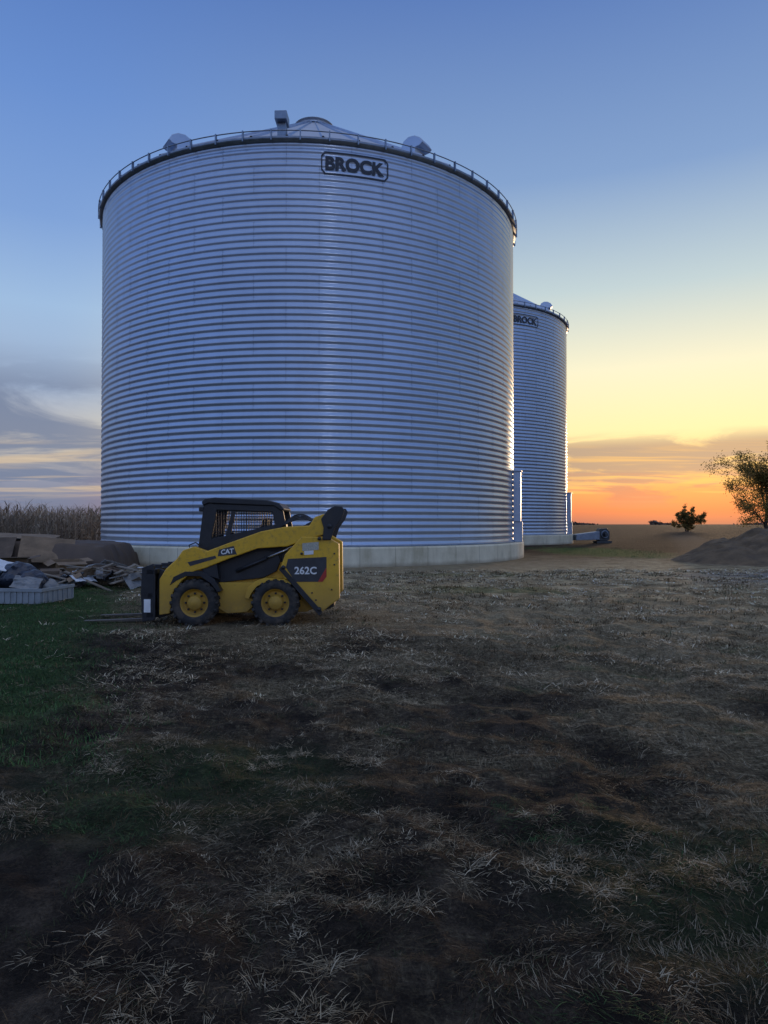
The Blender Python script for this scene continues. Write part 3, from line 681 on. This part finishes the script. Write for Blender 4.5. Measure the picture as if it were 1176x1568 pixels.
# ---------------------------------------------------------------- trees
m_bark=simple('bark',(0.06,0.045,0.035),0.9,0,0.3,6,0.02)
def tree(name,x,y,H,width,nleaf,leafsz,cols,seed,trunkr=0.2,stems=1,base=0.2):
    """limbs are steered through an egg-shaped crown volume; leaves hang in clumps at the twig ends"""
    rd=random.Random(seed); r2=np.random.default_rng(seed); e=empty(name,(x,y,0)); bm=bmesh.new(); tips=[]
    cen=Vector((0,0,H*(base+1)/2)); hz=H*(1-base)/2
    def inside():
        while True:
            p=Vector((rd.uniform(-1,1),rd.uniform(-1,1),rd.uniform(-1,1)))
            if 0.35<p.length<1.0: break
        lump=0.8+0.35*math.sin(3*math.atan2(p.y,p.x)+seed)+0.1*rd.random()
        return Vector((p.x*width*lump*(1-0.25*max(p.z,0)),p.y*width*lump*(1-0.25*max(p.z,0)),cen.z+p.z*hz))
    def path(a,b,n,wob):
        pts=[]
        for i in range(n+1):
            t=i/n; q=a.lerp(b,t); q.z+=0.12*(b-a).length*math.sin(t*math.pi)*0.6
            if 0<i<n: q+=Vector((rd.gauss(0,wob),rd.gauss(0,wob),rd.gauss(0,wob)))
            pts.append(q)
        return pts
    for s in range(stems):
        off=Vector((rd.uniform(-.3,.3),rd.uniform(-.3,.3),0))*(stems>1)
        top=Vector((rd.uniform(-.15,.15)*width,rd.uniform(-.15,.15)*width,H*(base+0.45)))+off*2
        tr=path(off+Vector((0,0,-0.1)),top,7,0.04*H*0.3); bm_tube(bm,tr,trunkr,8,trunkr*0.35)
        for k in range(15 if stems==1 else 6):
            st=tr[rd.randint(2,7)]; en=inside(); mp=path(st,en,5,0.035*H*0.4); bm_tube(bm,mp,trunkr*0.35,5,trunkr*0.10)
            for j in range(5):
                st2=mp[rd.randint(2,5)]; en2=st2+Vector((rd.gauss(0,1),rd.gauss(0,1),rd.gauss(0.35,0.8))).normalized()*H*rd.uniform(0.09,0.2)
                tp=path(st2,en2,3,0.01*H); bm_tube(bm,tp,trunkr*0.11,4,trunkr*0.04)
                for q in (2,3): tips.append((tp[q],rd.uniform(0.4,1.5)))
                for jj in range(3):
                    s3=tp[rd.randint(1,3)]; e3=s3+Vector((rd.gauss(0,1),rd.gauss(0,1),rd.gauss(0.2,0.8))).normalized()*H*rd.uniform(0.04,0.10)
                    bm_tube(bm,[s3,(s3+e3)/2+Vector((0,0,0.02*H*rd.random())),e3],trunkr*0.05,3,trunkr*0.02); tips.append((e3,rd.uniform(0.2,1.6)))
    bmobj('branches',bm,e,[m_bark])
    T=np.array([tuple(t[0]) for t in tips]); wt=np.array([t[1] for t in tips]); wt[r2.uniform(size=len(wt))<0.18]=0; wt/=wt.sum()
    idx=r2.choice(len(T),nleaf,p=wt); P=T[idx]+r2.normal(0,0.030*H,(nleaf,3))*np.array([1,1,0.8])
    P[:,2]=np.maximum(P[:,2],0.25)
    a=r2.normal(size=(nleaf,3)); a/=np.linalg.norm(a,axis=1)[:,None]; b=np.cross(a,r2.normal(size=(nleaf,3))); b/=np.linalg.norm(b,axis=1)[:,None]
    sz=r2.uniform(0.6,1.3,(nleaf,1))*leafsz
    V=np.stack([P-a*sz,P+b*sz*0.5,P+a*sz,P-b*sz*0.5],1).reshape(-1,3)
    k=np.arange(nleaf)*4; F=np.stack([k,k+1,k+2,k+3],-1)
    cl=cols[idx%len(cols)]*r2.uniform(0.6,1.3,(nleaf,1))
    mesh_np('foliage',V,F,np.repeat(cl,4,0),[attr_mat('autumn_leaves',0.7,0.6)],e)
    return e
aut=np.array([(0.28,0.22,0.07),(0.38,0.27,0.08),(0.20,0.19,0.06),(0.42,0.26,0.09)])
tree('tree',33.1,60,8.8,4.0,21000,0.076,aut,5,0.20,1,0.10)
tree('tree',65.6,150,5.4,4.0,12000,0.14,aut*0.75,23,0.16,3,0.04)
def treeline():
    N=26000; x=rng.uniform(-1400,1600,N); k=fbm(x/70,x*0,41,3)>0.05
    x=x[k]; N=len(x); y=1050+60*fbm(x/300,x*0,3,2)+rng.normal(0,12,N); h=np.clip(4+9*fbm(x/35,x*0,17,4),1.5,9)
    z=h*rng.uniform(0,1,N)**0.8
    P=np.stack([x,y,z],-1); a=rng.normal(size=(N,3)); a/=np.linalg.norm(a,axis=1)[:,None]; b=np.cross(a,rng.normal(size=(N,3))); b/=np.linalg.norm(b,axis=1)[:,None]
    s=rng.uniform(1.0,2.4,(N,1)); V=np.stack([P-a*s,P+b*s,P+a*s,P-b*s],1).reshape(-1,3)
    q=np.arange(N)*4; C=np.array([(0.12,0.085,0.065)])*rng.uniform(0.7,1.3,(N,1))
    mesh_np('distant_treeline',V,np.stack([q,q+1,q+2,q+3],-1),np.repeat(C,4,0),[attr_mat('far_foliage',0.9)])
treeline()

# ---------------------------------------------------------------- rubbish on the left
def sheet_mesh(name,cx,cy,cz,w,d,rot,tilt,m,fold=0.1,seed=0,parent=None,corr=0):
    n=22; V=[];F=[]; M=Matrix.Translation((cx,cy,cz))@Matrix.Rotation(rot,4,'Z')@Matrix.Rotation(tilt[0],4,'X')@Matrix.Rotation(tilt[1],4,'Y')
    for j in range(n):
        for i in range(n):
            u=i/(n-1)-0.5; v=j/(n-1)-0.5
            z=fold*float(fbm(np.array(u*4.0),np.array(v*4.0),seed,3))*1.6
            if corr: z+=corr*math.sin(i*math.pi*0.75)
            V.append(M@Vector((u*w,v*d,z)))
    for j in range(n-1):
        for i in range(n-1): k=j*n+i; F.append((k,k+1,k+n+1,k+n))
    o=pydata(name,V,F,parent,[m]); sd=o.modifiers.new('s','SOLIDIFY'); sd.thickness=0.012; return o
m_card=simple('weathered_cardboard',(0.22,0.15,0.09),0.85,0,0.25,2.5,0.01)
m_card2=simple('dark_cardboard',(0.13,0.09,0.06),0.85,0,0.3,2.5,0.01)
m_tarp=simple('brown_tarp',(0.10,0.068,0.046),0.7,0,0.3,1.2,0.01)
m_gsheet=simple('grey_sheet',(0.22,0.22,0.215),0.55,0.2,0.3,3)
m_wood=simple('weathered_board',(0.20,0.165,0.125),0.85,0,0.3,4,0.01)
m_white=simple('white_plastic',(0.62,0.64,0.66),0.5,0,0.15,3)
m_crate=simple('grey_crate',(0.27,0.29,0.30),0.6,0,0.15,5)
m_navy=simple('dark_film',(0.025,0.03,0.045),0.4,0,0.3,4)
def open_box(e,cx,cy,cz,w,d,h,rot,tilt,m,rd):
    """flattened carton: body plus four splayed flaps"""
    M=Matrix.Translation((cx,cy,cz))@Matrix.Rotation(rot,4,'Z')@Matrix.Rotation(tilt,4,'X'); bm=bmesh.new(); t=0.012
    bm_box(bm,-w/2,w/2,-d/2,-d/2+t,0,h,M); bm_box(bm,-w/2,w/2,d/2-t,d/2,0,h,M)
    bm_box(bm,-w/2,-w/2+t,-d/2+t,d/2-t,0,h,M); bm_box(bm,w/2-t,w/2,-d/2+t,d/2-t,0,h,M); bm_box(bm,-w/2+t,w/2-t,-d/2+t,d/2-t,0,t,M)
    for s in (-1,1):
        F1=M@Matrix.Translation((0,s*d/2,h+0.002))@Matrix.Rotation(s*rd.uniform(-0.9,0.3),4,'X'); bm_box(bm,-w/2,w/2,min(0,s*d*0.4),max(0,s*d*0.4),0,t,F1)
        F2=M@Matrix.Translation((s*w/2,0,h+0.002))@Matrix.Rotation(s*rd.uniform(-0.3,0.9),4,'Y'); bm_box(bm,min(0,s*w*0.3),max(0,s*w*0.3),-d/2,d/2,0,t,F2)
    bmobj('carton',bm,e,[m],bevel=0.003)
def tarp_stack():
    e=empty('tarp_covered_stack',(-13.0,25.5,0),R_(4)); rd=random.Random(2)
    n=70; F=[]; t=np.linspace(-1,1,n); gx,gy=np.meshgrid(t,t)
    sx=np.clip((1-np.abs(gx))*11,0,1); sy=np.clip((1-np.abs(gy))*6,0,1)
    z=1.12*np.minimum(sx,sy)**0.45*(0.90+0.10*np.cos(gx*2.2+0.6))+0.14*fbm(gx*4,gy*4,8,4)+0.05*np.abs(fbm(gx*11,gy*7,12,3))
    X=gx*3.4+0.10*fbm(gx*9,gy*9,3,2); Y=gy*1.9+0.08*fbm(gx*14,gy*2,4,2)
    V=np.stack([X,Y,z-0.03],-1).reshape(-1,3)
    for j in range(n-1):
        for i in range(n-1): k=j*n+i; F.append((k,k+1,k+n+1,k+n))
    pydata('tarp',V,F,e,[m_tarp],True)
    sheet_mesh('loose_card',1.3,-1.8,0.75,1.7,1.0,0.15,(R_(58),R_(10)),m_card,0.03,3,e)
    sheet_mesh('loose_card',-0.9,-1.9,0.62,2.4,1.2,-0.1,(R_(64),R_(-5)),m_card2,0.03,5,e)
    sheet_mesh('loose_card',-0.1,-0.9,1.22,2.6,1.4,0.1,(R_(5),R_(3)),m_card,0.03,7,e)
    open_box(e,0.6,-2.9,0.02,1.1,0.8,0.5,0.3,0.05,m_card2,rd); open_box(e,-1.0,-2.8,0.02,1.3,0.7,0.42,-0.2,-0.06,m_card,rd); open_box(e,2.3,-2.6,0.02,0.9,0.7,0.4,0.6,0.1,m_card,rd)
    bm=bmesh.new()
    for k in range(3): bm_box(bm,-3.0,3.0,-1.9+k*1.8-0.05,-1.9+k*1.8+0.12,0,0.12)
    bmobj('pallet_boards',bm,e,[m_wood])
tarp_stack()
def scrap():
    e=empty('scrap_pile',(-7.6,18.6,0)); rd=random.Random(9)
    ms=[m_gsheet,m_white,m_card,m_gsheet,m_card2,m_navy,m_wood,m_card,m_gsheet]
    for k in range(32):
        x=rd.uniform(-1.7,1.3); y=rd.uniform(-0.8,0.9); z=0.10+0.42*max(0,1-abs(x)/1.7)*rd.random()
        sheet_mesh('scrap_sheet',x,y,z,rd.uniform(0.3,0.95),rd.uniform(0.15,0.5),rd.uniform(0,3.1),(R_(rd.uniform(-55,55)),R_(rd.uniform(-35,35))),rd.choice(ms),0.025,k,e,0.012 if k%3==0 else 0)
    for k in range(5): open_box(e,rd.uniform(-1.4,1.2),rd.uniform(-0.8,0.5),0.05+rd.random()*0.15,rd.uniform(0.35,0.6),rd.uniform(0.3,0.4),rd.uniform(0.2,0.35),rd.uniform(0,3),rd.uniform(-0.5,0.5),rd.choice([m_white,m_card,m_card2]),rd)
    bm=bmesh.new()
    for k in range(22):
        a=rd.uniform(0,3.1); x=rd.uniform(-1.5,1.2); y=rd.uniform(-0.8,0.6); l=rd.uniform(0.4,0.9)
        M=Matrix.Translation((x,y,rd.uniform(0.08,0.5)))@Matrix.Rotation(a,4,'Z')@Matrix.Rotation(rd.uniform(-.35,.35),4,'Y')
        bm_box(bm,-l,l,-0.05,0.05,-0.012,0.012,M)
    bmobj('boards',bm,e,[m_wood])
    bm=bmesh.new()
    for k in range(8):
        a=rd.uniform(0,3.1); x=rd.uniform(-1.4,1.2); y=rd.uniform(-0.7,0.6); l=rd.uniform(0.3,0.8); z=rd.uniform(0.1,0.5)
        bm_tube(bm,[(x-l*math.cos(a),y-l*math.sin(a),z-0.05),(x,y,z+0.05),(x+l*math.cos(a),y+l*math.sin(a),z)],0.018,5)
    bmobj('pipes',bm,e,[m_gsheet])
scrap()
def crate():
    e=empty('plastic_crate',(-7.9,14.9,0),R_(-6)); bm=bmesh.new()
    w,d,h=0.95,0.6,0.30
    for x0,x1,y0,y1 in ((-w,w,-d,-d+0.03),(-w,w,d-0.03,d),(-w,-w+0.03,-d+0.031,d-0.031),(w-0.03,w,-d+0.031,d-0.031)):
        bm_box(bm,x0,x1,y0,y1,0.0,h)
    bm_box(bm,-w-0.03,w+0.03,-d-0.03,-d-0.001,h-0.05,h+0.02); bm_box(bm,w+0.001,w+0.03,-d,d,h-0.05,h+0.02)
    for k in range(15):
        x=-w+0.03+k*(2*w-0.06)/14; bm_box(bm,x-0.018,x+0.018,-d-0.025,-d-0.001,0.02,h-0.06)
    for k in range(7):
        y=-d+0.05+k*(2*d-0.1)/6; bm_box(bm,w+0.001,w+0.024,y-0.018,y+0.018,0.02,h-0.06)
    bmobj('crate_walls',bm,e,[m_crate],bevel=0.006)
    for k,(x,y,z,s,m) in enumerate(((-0.5,0.05,0.40,0.38,m_navy),(0.0,0.1,0.50,0.42,m_navy),(0.4,-0.05,0.40,0.33,m_navy),(0.68,0.1,0.3,0.2,m_gsheet))):
        bm=bmesh.new(); bmesh.ops.create_icosphere(bm,subdivisions=4,radius=s)
        for v in bm.verts:
            f_=float(fbm(np.array(v.co.x*5+k),np.array(v.co.y*5+v.co.z*4),k,3)); v.co*=1+0.35*f_; v.co.z*=0.75
            v.co+=Vector((x,y,z))
        bmobj('bagged_rubbish',bm,e,[m])
    sheet_mesh('card_panel',-0.60,-0.42,0.55,0.75,0.55,0.05,(R_(62),R_(-6)),m_white,0.03,4,e)
    sheet_mesh('card_panel',-0.5,-0.1,0.82,0.8,0.45,0.15,(R_(18),R_(14)),m_white,0.03,6,e)
    sheet_mesh('card_panel',0.5,-0.42,0.42,0.6,0.3,-0.1,(R_(50),R_(10)),m_gsheet,0.03,9,e)
crate()

# ---------------------------------------------------------------- sky
w=bpy.data.worlds.new('World'); scene.world=w; w.use_nodes=True
nt=NT(w.node_tree); bg=nt.n['Background']
tc=nt.new('ShaderNodeTexCoord').outputs['Generated']
nm=nt.new('ShaderNodeVectorMath',operation='NORMALIZE'); nt.put(nm.inputs[0],tc); d=nm.outputs[0]
sep=nt.new('ShaderNodeSeparateXYZ'); nt.put(sep.inputs[0],d); dx,dy,dz=sep.outputs
el=nt.math('MULTIPLY',nt.math('ARCSINE',dz),180/math.pi)
hl=nt.math('SQRT',nt.math('ADD',nt.math('MULTIPLY',dx,dx),nt.math('ADD',nt.math('MULTIPLY',dy,dy),1e-5)))
dt=nt.math('DIVIDE',nt.math('ADD',nt.math('MULTIPLY',dx,math.sin(SUN_AZ)),nt.math('MULTIPLY',dy,math.cos(SUN_AZ))),hl)
t=nt.math('DIVIDE',el,40.0,clamp=True)
S=nt.ramp(t,[(0,lin((150,100,105))),(0.025,lin((218,118,92))),(0.06,lin((244,155,98))),(0.11,lin((253,206,124))),(0.18,lin((255,238,176))),(0.30,lin((246,240,205))),(0.45,lin((192,210,214))),(0.65,lin((130,161,205))),(1,lin((80,115,182)))])
Lf=nt.ramp(t,[(0,lin((105,114,142))),(0.08,lin((140,146,168))),(0.15,lin((205,195,180))),(0.25,lin((160,177,204))),(0.4,lin((158,188,223))),(0.55,lin((126,161,215))),(0.75,lin((104,142,206))),(1,lin((80,116,184)))])
Bk=nt.ramp(t,[(0,lin((125,130,165))),(0.1,lin((150,158,198))),(0.3,lin((155,178,225))),(0.6,lin((128,165,228))),(1,lin((105,145,216)))])
Bk=nt.mix(1.0,Bk,(1.2,1.2,1.2,1),'MULTIPLY')
col=nt.mix(nt.sstep(dt,0.62,0.95),Lf,S)
col=nt.mix(nt.sstep(dt,0.35,-0.35),col,Bk)
hi=nt.sstep(dz,0.62,0.95)
col=nt.mix(hi,col,(0.46,0.50,0.62,1))
cmb=nt.new('ShaderNodeCombineXYZ'); k=nt.math('ADD',nt.math('MAXIMUM',dz,0.0),0.06)
nt.put(cmb.inputs[0],nt.math('DIVIDE',dx,k)); nt.put(cmb.inputs[1],nt.math('DIVIDE',dy,k))
cn=nt.noise(nt.mapping(cmb.outputs[0],(1,1,1),(0,0,0.5),(1.1,4.2,0)),0.55,8,0.6,0.7)
cn2=nt.noise(nt.mapping(cmb.outputs[0],(0.5,1.6,1),(0,0,-0.3),(7,2,0)),0.8,6,0.55,0.6)
cn3=nt.noise(nt.mapping(d,(3.5,3.5,26),(0,0,0),(0,0,0.4)),1.6,7,0.6,0.5)
maskR=nt.math('MULTIPLY',nt.sstep(el,0.6,2.0),nt.sstep(el,7.4,5.8))
maskL=nt.math('MULTIPLY',nt.sstep(el,0.5,2.0),nt.sstep(el,14.0,8.5))
fS=nt.sstep(dt,0.62,0.9)
cfL=nt.math('MULTIPLY',nt.math('MULTIPLY',nt.sstep(cn,0.38,0.54),maskL),nt.math('SUBTRACT',1.0,fS))
bank=nt.math('MULTIPLY',nt.sstep(el,2.0,4.2),nt.sstep(el,7.2,5.6))
cfR=nt.math('MULTIPLY',nt.math('MULTIPLY',nt.sstep(nt.math('ADD',cn3,nt.math('MULTIPLY',bank,0.13)),0.46,0.60),maskR),fS)
cf=nt.math('ADD',cfL,cfR,clamp=True)
wv=nt.sstep(nt.math('ADD',el,nt.math('MULTIPLY',cn2,4.0)),3.6,6.5)
ccolS=nt.mix(wv,lin((205,125,105)),lin((160,142,134)))
ccol=nt.mix(fS,lin((112,126,156)),ccolS)
col=nt.mix(nt.math('MULTIPLY',cf,0.88),col,ccol)
warm=nt.math('MULTIPLY',nt.math('MULTIPLY',nt.sstep(cn2,0.50,0.62),nt.math('MULTIPLY',nt.sstep(el,1.5,3.0),nt.sstep(el,6.8,4.5))),0.6)
wcol=nt.mix(fS,lin((225,198,160)),lin((255,198,112)))
col=nt.mix(warm,col,wcol)
# moon-like glow added to the unseen sky, aimed to streak the bin wall
ma=R_(166.3); me_=R_(14)
mv=Vector((math.sin(ma)*math.cos(me_),math.cos(ma)*math.cos(me_),math.sin(me_)))
dp=nt.new('ShaderNodeVectorMath',operation='DOT_PRODUCT'); nt.put(dp.inputs[0],d); dp.inputs[1].default_value=mv
glow=nt.sstep(dp.outputs['Value'],math.cos(R_(3.5)),math.cos(R_(2)))
col=nt.mix(glow,col,(9.5,10,11.5,1))
sky=nt.new('ShaderNodeTexSky',sky_type='NISHITA'); sky.sun_disc=False; sky.sun_elevation=SUN_EL; sky.sun_rotation=SUN_AZ
skyc=nt.mix(1.0,sky.outputs[0],(0.008,0.008,0.008,1),'MULTIPLY')
col=nt.mix(1.0,col,skyc,'ADD')
nt.put(bg.inputs[0],col); bg.inputs[1].default_value=1.0
sl=bpy.data.lights.new('sun','SUN'); sl.energy=1.2; sl.angle=R_(4); sl.color=(1.0,0.68,0.40)
so=bpy.data.objects.new('sun',sl); scene.collection.objects.link(so)
sd=Vector((math.sin(SUN_AZ)*math.cos(SUN_EL),math.cos(SUN_AZ)*math.cos(SUN_EL),math.sin(SUN_EL)))
so.rotation_euler=(-sd).to_track_quat('-Z','Y').to_euler()
# ---------------------------------------------------------------- camera
cd=bpy.data.cameras.new('camera'); cam=bpy.data.objects.new('camera',cd); scene.collection.objects.link(cam)
cd.sensor_fit='VERTICAL'; cd.sensor_height=36; cd.lens=36*1060/1568; cd.clip_end=6000; cd.clip_start=0.05
cam.location=(0,0,CAMH); cam.rotation_euler=(R_(90+0.97),0,0)
scene.camera=cam
